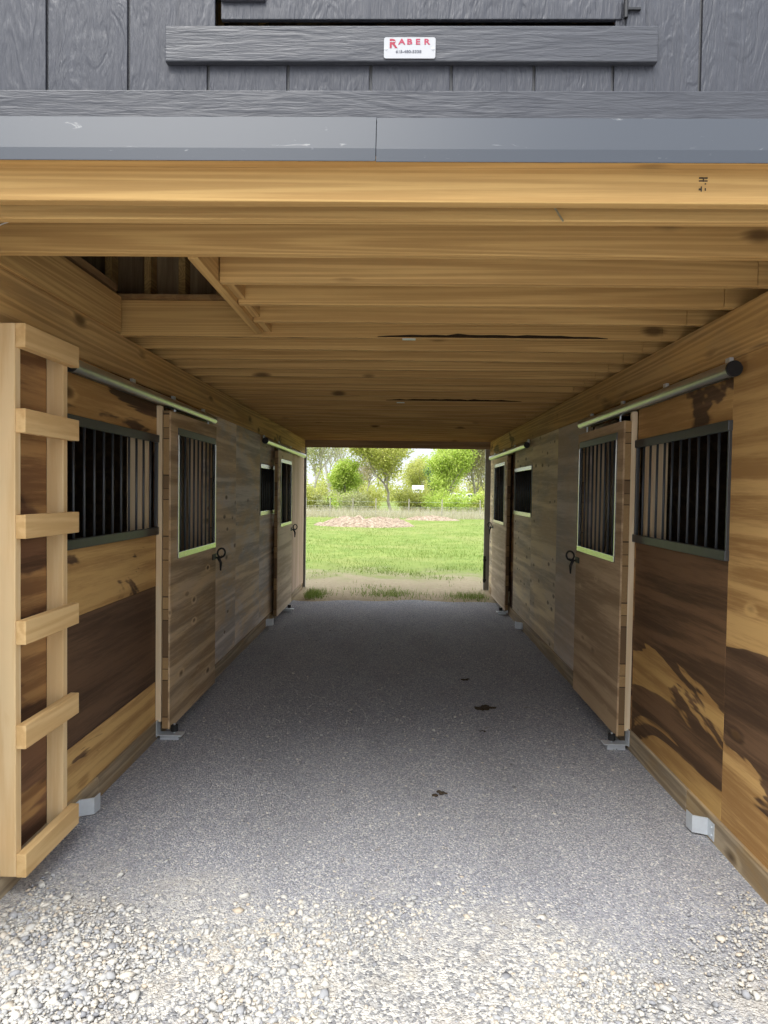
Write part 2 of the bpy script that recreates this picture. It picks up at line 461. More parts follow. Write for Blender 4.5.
# loose pale stones: icosahedra knocked out of shape
t_ = (1 + 5 ** .5) / 2
ICO = np.array([(-1, t_, 0), (1, t_, 0), (-1, -t_, 0), (1, -t_, 0), (0, -1, t_), (0, 1, t_), (0, -1, -t_), (0, 1, -t_), (t_, 0, -1), (t_, 0, 1), (-t_, 0, -1), (-t_, 0, 1)]) / math.hypot(1, t_)
ICF = np.array([(0, 11, 5), (0, 5, 1), (0, 1, 7), (0, 7, 10), (0, 10, 11), (1, 5, 9), (5, 11, 4), (11, 10, 2), (10, 7, 6), (7, 1, 8), (3, 9, 4), (3, 4, 2), (3, 2, 6), (3, 6, 8), (3, 8, 9), (4, 9, 5), (2, 4, 11), (6, 2, 10), (8, 6, 7), (9, 8, 1)])
def stone_field(name, P, R, tint, label):
    n = len(P)
    sh = ICO[None] * (1 + rng.uniform(-.42, .42, (n, 12, 1)))
    sh = sh * np.stack([rng.uniform(.7, 1.35, n), rng.uniform(.6, 1.1, n), rng.uniform(.4, .75, n)], 1)[:, None, :]
    a = rng.uniform(0, 2 * PI, n); b = rng.uniform(-.5, .5, n)
    ca, sa, cb, sb = np.cos(a), np.sin(a), np.cos(b), np.sin(b)
    x, y, z = sh[..., 0], sh[..., 1], sh[..., 2]
    y, z = y * cb[:, None] - z * sb[:, None], y * sb[:, None] + z * cb[:, None]
    x, y = x * ca[:, None] - y * sa[:, None], x * sa[:, None] + y * ca[:, None]
    v = np.stack([x, y, z], 2) * R[:, None, None] + P[:, None, :]
    f = (ICF[None] + 12 * np.arange(n)[:, None, None]).reshape(-1, 3)
    o = pymesh(name, v.reshape(-1, 3), f, M['stone'], tint=np.repeat(tint, 12))
    return tag(o, label, 'gravel', kind='stuff')
def gpos(n, y0, y1, w=1.42, power=1.0):
    y = y0 + (y1 - y0) * rng.uniform(0, 1, n) ** power
    x = rng.uniform(-w, w, n)
    return x, y
n = 60000
x, y = gpos(n, 1.2, 2.8, 1.75)
lim = np.array([2.36 + .55 * mnoise.noise((a * 1.7, 2.2, 5)) - .10 * a for a in x]) + rng.normal(0, .10, n)
dens = np.array([mnoise.noise((a * 2.2, b * 2.6, 1.3)) for a, b in zip(x, y)])
keep = (y < lim) & (dens + rng.normal(0, .22, n) > np.where(x < -.2, -.55, -.16))
x, y = x[keep], y[keep]
inside = ~((np.abs(x) > 1.40) & (y > 1.8)); x, y = x[inside], y[inside]
R = np.clip(rng.lognormal(math.log(.0056), .42, len(x)), .0025, .017)
R = np.where(x < -.2, R * 1.15, R * .92)
P = np.stack([x, y, R * .15 + .001], 1)
stone_field('gravel', P, R, np.clip(rng.beta(2.0, 1.7, len(x)), 0, 1), 'loose pale limestone gravel in front of the barn aisle')
n = 16000
x, y = gpos(n, 2.2, 8.0, 1.36, 1.8)
R = np.clip(rng.lognormal(math.log(.0030), .42, n), .0015, .011)
P = np.stack([x, y, R * .2 + .001], 1)
stone_field('gravel', P, R, np.clip(rng.beta(1.5, 1.9, n), 0, 1), 'scattered small stone chips over the grey aisle floor')

# dark clumps lying on the gravel
def clump(x, y, r, n, label):
    bm = MB()
    for k in range(n):
        a, d = random.uniform(0, 2 * PI), r * random.random() ** .6
        px, py, s = x + 1.5 * d * math.cos(a), y + d * math.sin(a), r * random.uniform(.18, .45)
        mat = Matrix.Translation((px, py, floor_z(py) + s * .18)) @ Matrix.Diagonal((1.3, 1, .5, 1))
        bmesh.ops.create_icosphere(bm.bm, subdivisions=2, radius=s, matrix=mat)
    for v in bm.bm.verts:
        v.co += Vector(mnoise.noise_vector(v.co * 60)) * r * .10
    tag(bm.build('muck_clump', M['muck'], None), label, 'clump', 'dark clumps on the aisle floor')
clump(.645, 4.80, .055, 14, 'largest dark muck clump lying on the aisle gravel')
clump(.585, 5.55, .03, 6, 'small dark muck clump behind the largest one on the gravel')
clump(.575, 4.35, .018, 4, 'tiny dark crumb in front of the largest clump on the gravel')
clump(.24, 3.42, .032, 6, 'small brown clump midway along the open aisle gravel')

# ------------------------------------------------------------------ ceiling
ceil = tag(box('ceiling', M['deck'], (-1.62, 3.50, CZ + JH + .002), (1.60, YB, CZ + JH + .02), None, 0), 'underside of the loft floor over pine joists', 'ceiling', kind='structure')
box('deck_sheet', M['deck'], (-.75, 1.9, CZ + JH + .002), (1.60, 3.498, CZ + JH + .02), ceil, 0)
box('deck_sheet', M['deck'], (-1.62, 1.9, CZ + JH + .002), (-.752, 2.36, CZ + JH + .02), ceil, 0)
JY = [1.90, 2.025] + [2.32 + .305 * k for k in range(28)]
OPEN = (-1.455, -.752)
for k, y in enumerate(JY):
    m = MB()
    z0 = CZ + random.uniform(-.002, .002) if k > 1 else CZ
    xr = 1.372 + random.uniform(-.02, .02)
    xl = -1.60
    if 2.5 < y < 3.4: xl = OPEN[1] + .042            # cut at the ladder hole
    if k == 0:
        m.box((-1.70, y, z0), (1.70, y + .038, CZ + .11))
    else:
        m.box((xl, y, z0), (xr, y + .038, CZ + JH))
        m.box((xr + .002, y + .004, z0 + .002), (1.62, y + .042, CZ + JH))
    jo = m.build('joist', M['joist'], ceil, .004)
    if k in (6, 14):
        up = [(-.12 + .06 * i, z0 + .006 + (.013 + .010 * mnoise.noise((i * .8, k, 0))) * math.sin(PI * i / 20) ** .5 + .0) for i in range(21)]
        lo = [(x_, z0 + .003) for x_, _ in up]
        MB().prism(up + lo[::-1], 'y', y - .0025, y + .002).build('bark_edge', M['bark_dark'], jo)
box('trimmer', M['joist_y'], (OPEN[1], 2.362, CZ - .001), (OPEN[1] + .038, 3.49, CZ + JH), ceil, .002)
box('trimmer', M['joist_y'], (OPEN[0] - .038, 2.362, CZ), (OPEN[0], 3.49, CZ + JH), ceil, .002)
for y in JY[3:6]:
    box('nailer', M['joist_y'], (OPEN[1] + .04, y + .04, CZ + .02), (OPEN[1] + .075, y + .30, CZ + JH), ceil, .002)
box('rail', M['deck'], (OPEN[0] - .08, 2.45, CZ + JH + .022), (OPEN[0] - .01, 3.46, CZ + JH + .058), ceil, .002)
# illegible dark mill stamps inked on the front rim joist
st = MB()
for (x, z, w, h) in ((.825, 2.444, .010, .004), (.825, 2.436, .010, .003), (.839, 2.444, .009, .004), (.839, 2.436, .009, .003), (.832, 2.440, .003, .012), (.838, 2.428, .004, .003), (.827, 2.414, .003, .014), (.823, 2.413, .006, .005), (.838, 2.413, .003, .007)):
    st.box((x - w / 2, 1.8985, z - h / 2 - .012), (x + w / 2, 1.901, z + h / 2 - .012))
st.build('mill_stamp', M['ink'], [c for c in ceil.children if c.name.startswith('joist')][0])
box('rear_header', M['rear'], (-1.50, 10.575, 2.245), (1.46, 10.615, CZ + JH), ceil, .002)

for (x, y, lab) in ((.045, 3.55, 'small steel mending plate under the joist just behind the ladder hole'), (.01, 6.05, 'small steel mending plate under a joist deep in the aisle')):
    p = box('mending_plate', M['galv'], (x - .035, y, CZ - .004), (x + .035, y + .036, CZ - .0005), None, .001)
    tag(p, lab, 'metal plate', 'mending plates under the joists')
c = MB().tube([(.440, 2.016, 2.412), (.455, 2.012, 2.388), (.474, 2.008, 2.355)], .003, 6).build('straw', M['dry'], None)
tag(c, 'thin pale straw hanging from the gap behind the front joist', 'straw')
c = MB().tube([(-1.43, 2.312, 2.432), (-1.38, 2.310, 2.455), (-1.345, 2.312, 2.468), (-1.32, 2.3175, 2.466)], .002, 6).build('cable_end', M['wirewhite'], None)
tag(c, 'short white cable end on the joist at the top left corner', 'cable')

# ------------------------------------------------------------------ walls of the stalls
def panel(wall, s, mat, y0, y1, z0, z1, off=0.0, th=.018):
    x = XW[s]
    box('plywood_panel', M[mat], (x - s * off, y0 + .0015, z0 + .001), (x + s * th, y1 - .0015, z1 - .001), wall, .0012)

walls = {}
for s, nm in ((-1, 'left'), (1, 'right')):
    w = empty('wall_' + nm, (XW[s], YF, 0), f'{"left" if s < 0 else "right"} stall wall of stained plywood sheets under a header beam', 'wall', kind='structure')
    walls[s] = w
    x = XW[s]
    m = MB().box((x - s * .012, YF + .04, ZL), (x + s * .06, YB - .03, CZ - .002))
    m.build('header_beam', M['beam'], w, .003)
    zt = .112 if s < 0 else .118
    for (a, b) in ((1.97, 3.27), (3.272, 5.4), (5.402, 7.6), (7.602, 10.4)):
        zb = floor_z((a + b) / 2)
        box('base_board', M['base'], (x - s * .014, a, -.08), (x + s * .03, b, zt + zb), w, .004)
for s in (-1, 1):
    box('end_post', M['beam'], (XW[s] + s * .001, 1.895, -.05), (s * 1.66, 1.939, CZ - .002), walls[s], .003)
L, Rr = walls[-1], walls[1]
# left: y0, y1, z0, z1
for a in (('ply_red', 1.94, 2.92, .105, 2.15), ('ply_tan', 2.92, 4.20, 1.88, 2.15), ('ply_low', 2.92, 4.09, .95, 1.27), ('ply_dark', 2.92, 4.09, .355, .95),
          ('ply_low', 2.92, 4.09, .105, .355), ('ply_red', 4.09, 4.22, .105, 2.06), ('ply_red', 4.20, 5.12, 2.06, 2.15),
          ('ply_grey', 5.10, 6.12, .105, 2.15), ('ply_grey', 6.12, 7.18, .105, 2.15), ('ply_grey', 7.18, 8.0, .105, 1.28), ('ply_grey', 7.18, 8.0, 1.84, 2.15),
          ('ply_red', 8.0, 8.12, .105, 2.15), ('ply_grey', 8.12, 8.9, 2.06, 2.15), ('ply_pink', 8.9, 10.55, .10, 2.15)):
    panel(L, -1, *a)
for a in (('ply_patch', 1.94, 2.952, .115, 2.15), ('ply_tan', 2.952, 4.22, 1.885, 2.15), ('ply_mostly_dark', 2.952, 4.09, .115, 1.27), ('ply_red', 4.09, 4.24, .115, 2.15),
          ('ply_red', 4.24, 5.12, 2.06, 2.15), ('ply_smooth', 5.10, 6.13, .115, 2.15), ('ply_speck', 6.13, 7.28, .115, 2.15), ('ply_speck', 7.28, 8.36, .115, 1.30),
          ('ply_speck', 7.28, 8.36, 1.865, 2.15), ('ply_red', 8.36, 8.56, .115, 2.15), ('ply_speck', 8.56, 9.7, 2.06, 2.15), ('ply_speck', 9.7, 10.55, .10, 2.15)):
    panel(Rr, 1, *a)
# pale studs of the door jambs, seen through the bars, and stall partitions
for s in (-1, 1):
    x = XW[s]; w = walls[s]
    for y in (3.925, 4.02):
        box('stud', M['pale_z'], (x + s * .03, y, .1), (x + s * .115, y + .040, 2.14), w, .003)
    for k, (yy, dx) in enumerate(((5.085, .028), (5.128, .060), (5.30, .20))):
        box('stud', M['pale_z'], (x + s * dx, yy, .1), (x + s * (dx + .09), yy + .038, 2.14), w, .003)
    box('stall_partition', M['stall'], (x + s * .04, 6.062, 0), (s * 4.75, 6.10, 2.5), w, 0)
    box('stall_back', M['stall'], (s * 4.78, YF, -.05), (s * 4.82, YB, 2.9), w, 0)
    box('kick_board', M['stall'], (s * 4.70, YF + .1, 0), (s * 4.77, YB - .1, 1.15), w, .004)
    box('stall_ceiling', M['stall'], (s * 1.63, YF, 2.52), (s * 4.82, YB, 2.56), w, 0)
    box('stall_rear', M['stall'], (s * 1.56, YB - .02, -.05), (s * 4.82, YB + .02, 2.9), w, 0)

# pale battens beside the doors
for s, y in ((-1, 4.088), (1, 4.105)):
    x = XW[s]
    o = box('trim_1' if s < 0 else 'trim_2', M['pale_z'], (x - s * .001, y, .105), (x - s * .037, y + .030, 2.062), None, .003)
    tag(o, f'pale pine batten upright on the {"left" if s<0 else "right"} wall at the near door edge', 'trim', kind='structure')
# grey corner trims at the rear opening
for s, (xa, xb), nm in ((-1, (-1.555, -1.462), 'trim_3'), (1, (1.372, 1.462), 'trim_4')):
    o = box(nm, M['reartrim'], (xa, 10.63, .02), (xb, 10.67, 2.30), None, .003)
    tag(o, f'grey corner trim at the {"left" if s<0 else "right"} side of the rear opening', 'trim', kind='structure')
    if s > 0:
        m = MB().box((1.366, 10.622, .14), (1.405, 10.629, .56)); m.box((1.362, 10.612, .16), (1.412, 10.63, .20)); m.box((1.362, 10.612, .48), (1.412, 10.63, .52))
        m.build('hinge_strap', M['black'], o, .002)

# ------------------------------------------------------------------ barred stall windows
def stall_window(num, s, y0, y1, z0, z1, nb, fm, label, lip=.02):
    x = XW[s]
    w = empty(f'window_{num}', (x, (y0 + y1) / 2, z0), label, 'window', kind='structure')
    h = .046
    box('top_rail', M[fm], (x - s * lip, y0 - .01, z1 - h), (x + s * .006, y1 + .01, z1), w, .003)
    box('bottom_rail', M[fm], (x - s * lip, y0 - .01, z0), (x + s * .006, y1 + .02, z0 + h), w, .003)
    box('side_rail', M['grill_dark'], (x - s * (lip - .006), y0 - .006, z0 + h), (x + s * .006, y0 + .006, z1 - h), w, .002)
    box('side_rail', M['grill_dark'], (x - s * (lip - .006), y1 - .014, z0 + h), (x + s * .006, y1 + .006, z1 - h), w, .002)
    for k in range(nb):
        y = y0 + (y1 - y0) * (k + 1) / (nb + 1)
        MB().tube([(x - s * .004, y, z0 + h - .004), (x - s * .004, y, z1 - h + .004)], .0065, 12).build('bar', M['bar'], w, 0, True)
    return w
stall_window(1, -1, 2.925, 4.085, 1.27, 1.88, 10, 'grill_dark', 'barred stall window behind the ladder on the left wall')
stall_window(2, 1, 2.955, 4.085, 1.27, 1.885, 10, 'grill_dark', 'barred stall window nearest on the right wall, over a dark panel')
stall_window(3, -1, 7.19, 7.99, 1.28, 1.84, 7, 'grill', 'dark barred window before the far door on the left wall', .012)
stall_window(4, 1, 7.29, 8.35, 1.30, 1.865, 9, 'grill', 'dark barred window before the far door on the right wall', .012)

# ------------------------------------------------------------------ sliding doors
def latch(door, s, xf, y, z):
    m = MB()
    m.box((xf + s * .002, y - .10, z - .022), (xf - s * .006, y + .005, z + .022))
    m.build('latch_plate', M['black'], door, .002)
    m = MB()
    pts = [(xf - s * (.010 + .03 * (1 - math.cos(a)) * .5), y - .02 + .040 * math.sin(a) * 1.0, z + .045 * math.cos(a)) for a in [2 * PI * k / 20 for k in range(21)]]
    pts = [(xf - s * (.040 + .020 * math.cos(a)), y + .014 + .036 * math.cos(a), z + .026 + .034 * math.sin(a)) for a in [2 * PI * k / 20 for k in range(21)]]
    m.tube(pts, .0075, 8)
    m.build('latch_ring', M['black'], door, 0, True)
    m = MB().tube([(xf - s * .006, y - .03, z - .005), (xf - s * .028, y - .005, z - .012), (xf - s * .034, y + .03, z - .014), (xf - s * .03, y + .06, z - .004)], .007, 8)
    m.tube([(xf - s * .02, y - .015, z), (xf - s * .042, y - .005, z - .05), (xf - s * .036, y + .01, z - .11)], [.013, .011, .006], 8)
    m.build('latch_handle', M['black'], door, 0, True)

def door(num, s, y0, y1, z0, z1, wy0, wy1, wz0, wz1, xf, mat, label, nb=8):
    d = empty(f'door_{num}', (xf + s * .03, (y0 + y1) / 2, z0), label, 'sliding door', kind='structure')
    def ring(xa, xb, ins=0.0):
        m = MB()
        m.box((xa, y0 + ins, z0 + ins), (xb, wy0, z1 - ins)); m.box((xa, wy1, z0 + ins), (xb, y1 - ins, z1 - ins))
        m.box((xa, wy0, z0 + ins), (xb, wy1, wz0)); m.box((xa, wy0, wz1), (xb, wy1, z1 - ins))
        bmesh.ops.remove_doubles(m.bm, verts=m.bm.verts, dist=1e-5)
        return m
    ring(xf, xf + s * .011).build('front_sheet', mat, d, 0)
    ring(xf + s * .0115, xf + s * .048, .001).build('core_frame', M['door_edge'], d, 0)
    # steel angle around the barred opening
    e = .026
    for nm, a, b, mm in (('grill_top', (xf - s * .006, wy0, wz1 - .04), (xf + s * .02, wy1, wz1 + .004), 'grill_dark' if num < 3 else 'grill'),  # near doors: the dark joists mirrored in the top rail are put into its colour
                         ('grill_sill', (xf - s * .010, wy0 - .004, wz0 - .004), (xf + s * .02, wy1 + .004, wz0 + .036), 'grill'),
                         ('grill_side', (xf - s * .008, wy0 - .004, wz0 + .036), (xf + s * .02, wy0 + e * .4, wz1 - .04), 'grill'),
                         ('grill_side', (xf - s * .008, wy1 - e * .4, wz0 + .036), (xf + s * .02, wy1 + .004, wz1 - .04), 'grill')):
        box(nm, M[mm], a, b, d, .002)
    for k in range(nb):
        y = wy0 + (wy1 - wy0) * (k + 1) / (nb + 1)
        MB().tube([(xf + s * .014, y, wz0 + .03), (xf + s * .014, y, wz1 - .036)], .0065, 12).build('bar', M['bar'], d, 0, True)
    # trolley hangers up to the track
    for y in (y0 + .14, y1 - .14):
        m = MB().box((xf + s * .020, y - .03, z1 - .10), (xf + s * .026, y + .03, z1 - .001)); m.tube([(xf + s * .025, y, z1 - .01), (xf + s * .025, y, 2.062)], .007, 8)
        m.build('hanger', M['galv'], d, 0)
    latch(d, s, xf, y1, (wz0 - .075))
    return d
door(1, -1, 4.085, 5.11, .062, 2.030, 4.215, 5.075, 1.115, 1.935, -1.395, M['door_l'], 'brown sliding stall door on the left wall, nearest of two')
door(2, 1, 4.105, 5.125, .070, 2.005, 4.215, 5.070, 1.135, 1.940, 1.362, M['door_r'], 'knotty brown sliding stall door on the right wall, nearest of two')
door(3, -1, 7.85, 8.88, .07, 2.030, 7.98, 8.78, 1.12, 1.93, -1.405, M['door_far'], 'pale weathered sliding door at the far end of the left wall', 6)
door(4, 1, 8.52, 9.72, .07, 2.035, 8.67, 9.58, 1.15, 1.96, 1.372, M['door_far'], 'pale weathered sliding door at the far end of the right wall', 6)

# round tracks the doors hang from
def track(s, y0, y1, label, near_cap):
    x = XW[s] - s * .062; z = 2.083; r = .033
    t = empty('door_track', (x, (y0 + y1) / 2, z), label, 'door track', 'round door tracks')
    n = 22
    outer = [(x + r * math.cos(a), z + r * math.sin(a)) for a in [-PI / 2 + .25 + (2 * PI - .5) * k / n for k in range(n + 1)]]
    inner = [(x + (r - .004) * math.cos(a), z + (r - .004) * math.sin(a)) for a in [-PI / 2 + .28 + (2 * PI - .56) * k / n for k in range(n + 1)]]
    MB().prism(outer + inner[::-1], 'y', y0, y1).build('tube', M['track'], t, 0, False)
    for y in (y0 - .012,) if near_cap else ():
        m = MB().tube([(x, y, z), (x, y + .012, z)], r + .001, 24)
        m.build('end_cap', M['black'], t, .001)
    k = 4
    for i in range(k):
        y = y0 + .12 + (y1 - y0 - .24) * i / (k - 1)
        m = MB().box((XW[s] - s * .0125, y - .02, z + .01), (XW[s] - s * .030, y + .02, z + r + .036))
        m.build('bracket', M['galv'], t, .001)
    return t
track(-1, 2.885, 5.12, 'galvanised round door track on the left wall, behind the ladder', True)
track(1, 2.83, 5.13, 'galvanised round door track on the right wall with black end cap in view', True)
track(-1, 7.15, 10.10, 'galvanised door track at the far end of the left wall', True)
track(1, 7.31, 10.10, 'galvanised door track at the far end of the right wall', True)

# bent galvanised guide brackets on the base boards
def guide(s, y, label):
    x = XW[s] - s * .0145; z0 = .012 + floor_z(y); h = .078
    pts = [(x, y - .10), (x, y), (x - s * .045, y + .040), (x - s * .052, y + .085), (x - s * .048, y + .085), (x - s * .0405, y + .042), (x - s * .0035, y + .004)]
    pts = [(x, y - .055), (x - s * .0035, y - .055), (x - s * .0035, y + .005), (x - s * .062, y + .030), (x - s * .066, y + .085), (x - s * .062, y + .085), (x - s * .058, y + .034), (x, y + .009)]
    m = MB().prism(pts, 'z', z0, z0 + h)
    t = m.build('guide_bracket', M['galv'], None, 0)
    for zz in (z0 + .02, z0 + h - .02):
        MB().tube([(x - s * .003, y - .035, zz), (x - s * .009, y - .035, zz)], .006, 8).build('screw', M['galv'], t)
    return tag(t, label, 'bracket', 'bent door guide brackets')
guide(-1, 3.06, 'bent galvanised guide bracket on the left base board, by the ladder foot')
guide(1, 3.03, 'bent galvanised guide bracket on the right base board, nearest')
guide(-1, 7.55, 'bent galvanised guide bracket on the left base board before the far door')
guide(1, 7.62, 'bent galvanised guide bracket on the right base board before the far door')

# floor roller guides at the near edge of the doors
def roller(s, y, xf, label, small=False):
    z = floor_z(y)
    x0 = XW[s] - s * .016
    t = empty('roller_guide', (xf, y, z), label, 'roller guide', 'door roller guides')
    m = MB().box((x0, y - .035, z + .028), (xf - s * .085, y + .035, z + .036)); m.box((x0, y - .035, z + .02), (x0 - s * .006, y + .035, z + .12))
    m.box((x0 - s * .02, y - .02, z - .01), (xf - s * .06, y + .02, z + .028))
    m.build('plate', M['galv'], t, .002)
    MB().tube([(xf - s * .026, y + .01, z + .046), (xf - s * .026, y + .01, z + .085)], .022, 16).build('roller', M['rubber'], t, .003)
    MB().tube([(xf - s * .026, y + .01, z + .034), (xf - s * .026, y + .01, z + .094)], .006, 8).build('bolt', M['galv'], t)
    return t
roller(-1, 4.09, -1.395, 'galvanised roller guide on the gravel at the near left door')
roller(1, 4.10, 1.362, 'galvanised roller guide on the gravel at the near right door')
roller(-1, 8.55, -1.405, 'roller guide under the pale far door on the left')
roller(1, 8.62, 1.372, 'roller guide under the pale far door on the right')

# ------------------------------------------------------------------ loft ladder on the left wall
lad = empty('ladder', (-1.40, 2.65, .10), 'fresh pine ladder fixed upright to the left wall under the loft hole', 'ladder')
for y in (2.445, 2.80):
    box('stile', M['new_z'], (-1.4855, y, .085), (-1.4135, y + .038, 2.152 if y < 2.6 else 2.10), lad, .003)
for zt, h in ((2.152, .089), (1.840, .089), (1.447, .089), (1.052, .089), (.660, .089), (.172, .089)):
    box('rung', M['new_y'], (-1.413, 2.4455, zt - h), (-1.375, 2.864, zt), lad, .003)

# ------------------------------------------------------------------ front facade
fac = empty('wall_front', (0, YF, 2.6), 'dark grey embossed siding gable over the aisle entrance', 'wall', kind='structure')
grooves = [-4.2, -3.98, -3.75, -3.52, -3.3, -3.06, -2.83, -2.6, -2.37, -2.14, -1.91, -1.68, -1.45, -1.222, -.996, -.767, -.544, -.322, -.093, .129, .356, .571, .807, 1.03, 1.26, 1.49, 1.72, 1.95, 2.18, 2.41, 2.64, 2.87, 3.1, 3.33, 3.56, 3.79, 4.02, 4.2]
m = MB()
HG = (-.524, .602)      # loft hatch
for a, b in zip(grooves, grooves[1:]):
    m.box((a + .004, 1.882, 2.60), (b - .004, 1.897, 3.9)) if not (a > HG[0] - .1 and b < HG[1] + .1) else m.box((a + .004, 1.882, 2.60), (b - .004, 1.897, 2.83))
m.build('siding', M['siding'], fac, .0015)
for a_, b_, c_, d_ in ((-4.2, 4.2, 2.49, 2.835), (-4.2, HG[0] - .02, 2.835, 3.9), (HG[1] + .02, 4.2, 2.835, 3.9)):
    box('siding_backing', M['greytrim'], (a_, 1.893, c_), (b_, 1.90, d_), fac, 0)
box('band_board', M['board'], (-4.2, 1.872, 2.570), (4.2, 1.893, 2.653), fac, .003)
box('casing', M['siding'], (-.622, 1.875, 2.812), (HG[0], 1.8835, 3.9), fac, .002)
box('casing', M['siding'], (HG[1], 1.875, 2.812), (.655, 1.8835, 3.9), fac, .002)
box('sill_board', M['board'], (-.658, 1.862, 2.7243), (.685, 1.8815, 2.8205), fac, .003)
# bent metal flashing: a sloped top with a vertical lip that hangs over the rim joist
pts = [(1.871, 2.580), (1.846, 2.483), (1.842, 2.447), (1.845, 2.447), (1.850, 2.481), (1.8745, 2.578)]
MB().prism(pts, 'x', -4.2, -.075).build('flashing', M['flash'], fac, .0006)
MB().prism([(y + .001, z - .001) for y, z in pts], 'x', -.0735, 4.2).build('flashing', M['flash'], fac, .0006)
box('nailer', M['joist'], (-4.2, 1.862, 2.456), (4.2, 1.899, 2.470), fac, 0)
for s in (-1, 1):      # lower facade to either side of the aisle
    m = MB()
    y0 = 1.882
    g = [k for k in grooves if k * s > 1.6]
    g = sorted(g)
    for a, b in zip(g, g[1:]):
        m.box((a + .004, y0, -.05), (b - .004, y0 + .015, 2.58))
    m.build('siding', M['siding'], fac, 0)
    box('siding_backing', M['greytrim'], (s * 1.55, y0 + .012, -.05), (s * 4.85, y0 + .03, 2.6), fac, 0)
    box('corner_board', M['board'], (s * 1.50, y0 - .012, -.02), (s * 1.68, y0 + .02, 2.474), fac, .003)
# loft hatch
hat = empty('loft_hatch', (0, 1.88, 2.829), 'dark grey framed hatch above the sill board', 'hatch')
box('hatch_leaf', M['siding'], (HG[0] + .016, 1.878, 2.848), (HG[1] - .011, 1.892, 3.88), hat, .002)
box('batten', M['board'], (HG[0] + .017, 1.868, 2.893), (-.385, 1.878, 2.975), hat, .002)
m = MB().box((HG[1] - .008, 1.866, 2.866), (HG[1] + .036, 1.873, 2.872)); m.tube([(HG[1] - .004, 1.869, 2.845), (HG[1] - .004, 1.869, 2.90)], .006, 10)
m.build('hinge', M['black'], hat)
# roof and loft shell so that the loft is dark
rf = MB()
rf.prism([(-5.1, 2.85), (-5.1, 2.80), (0, 5.25), (5.1, 2.80), (5.1, 2.85), (0, 5.31)], 'y', 1.6, YB + .3)
tag(rf.build('roof', M['greytrim'], None), 'grey gable roof over the barn', 'roof', kind='structure')
MB().prism([(-4.2, 3.88), (4.2, 3.88), (2.9, 3.88), (0, 5.22), (-2.9, 3.88)], 'y', 1.885, 1.9).build('gable_top', M['siding'], fac)
att = empty('wall_loft', (-1.9, 3, 2.55), 'boarded loft wall inside the ladder hole', 'wall', kind='structure')
box('boarding', M['attic'], (-1.98, 1.92, 2.57), (-1.95, YB, 3.6), att, 0)
box('boarding', M['attic'], (-1.95, 3.80, 2.57), (1.9, 3.83, 4.6), att, 0)
for y in (2.0, 2.61, 3.22):
    box('stud', M['attic'], (-1.949, y, 2.58), (-1.86, y + .038, 3.6), att, .002)
for x in (-1.64, -1.42, -1.23, -1.02, -.80):
    box('stud', M['joist_y'], (x, 3.71, 2.58), (x + .038, 3.798, 4.2), att, .002)
MB().prism([(-5, 2.56), (5, 2.56), (0, 5.2)], 'y', YB - .02, YB + .02).build('gable_rear', M['greytrim'], fac)

# ------------------------------------------------------------------ maker's plaque
pl = empty('plaque', (.0135, 1.843, 2.7185), 'white maker plate with red RABER lettering on the grey sill board', 'sign')
def rrect(x0, x1, z0, z1, r, n=6):
    o = []
    for cx, cz, a0 in ((x1 - r, z1 - r, 0), (x0 + r, z1 - r, PI / 2), (x0 + r, z0 + r, PI), (x1 - r, z0 + r, 1.5 * PI)):
        o += [(cx + r * math.cos(a0 + PI / 2 * k / n), cz + r * math.sin(a0 + PI / 2 * k / n)) for k in range(n + 1)]
    return o
X0, X1, Z0, Z1 = -.0565, .0835, 2.7185, 2.7745
MB().prism(rrect(X0, X1, Z0, Z1, .006), 'y', 1.8395, 1.8425).build('plate', M['white'], pl)
for x in (X0 + .006, X1 - .007):
    MB().tube([(x, 1.8400, 2.744), (x, 1.8375, 2.744)], .0028, 12).build('screw', M['galv'], pl)
def text(body, x, z, size, mat, sx=1.0, off=0.0):
    c = bpy.data.curves.new('lettering', 'FONT'); c.body = body; c.size = size; c.extrude = .0003; c.offset = off
    c.align_x = 'LEFT'; c.resolution_u = 3
    t = bpy.data.objects.new('tmp', c); COL.objects.link(t)
    dg = bpy.context.evaluated_depsgraph_get()
    me = bpy.data.meshes.new_from_object(t.evaluated_get(dg)); bpy.data.objects.remove(t)
    me.transform(Matrix.Translation(Vector((x, 1.8391, z)) - pl.location) @ Matrix.Rotation(PI / 2, 4, 'X') @ Matrix.Diagonal((sx, 1, 1, 1)))
    me.materials.clear(); me.materials.append(mat); me.name = 'lettering'
    o = bpy.data.objects.new('lettering', me); COL.objects.link(o); o.parent = pl
    return o
text('R', -.0425, 2.7465, .033, M['red'], 1.05, .0010)
text('A', -.0168, 2.7555, .0205, M['pinkred'], 1.25, .0007); text('B', .0055, 2.7555, .0205, M['pinkred'], 1.25, .0007); text('E', .0290, 2.7555, .0205, M['pinkred'], 1.25, .0007); text('R', .0520, 2.7555, .0205, M['pinkred'], 1.25, .0007)
text('615-480-5338', -.0245, 2.7325, .0105, M['greyprint'], 1.18, .0003)
# little flag-like cut across the large R
MB().box((-.041, 1.8385, 2.7615), (-.026, 1.8392, 2.7632)).build('emblem_stripe', M['white'], pl)
pl.location += Vector((0, .018, .0115))

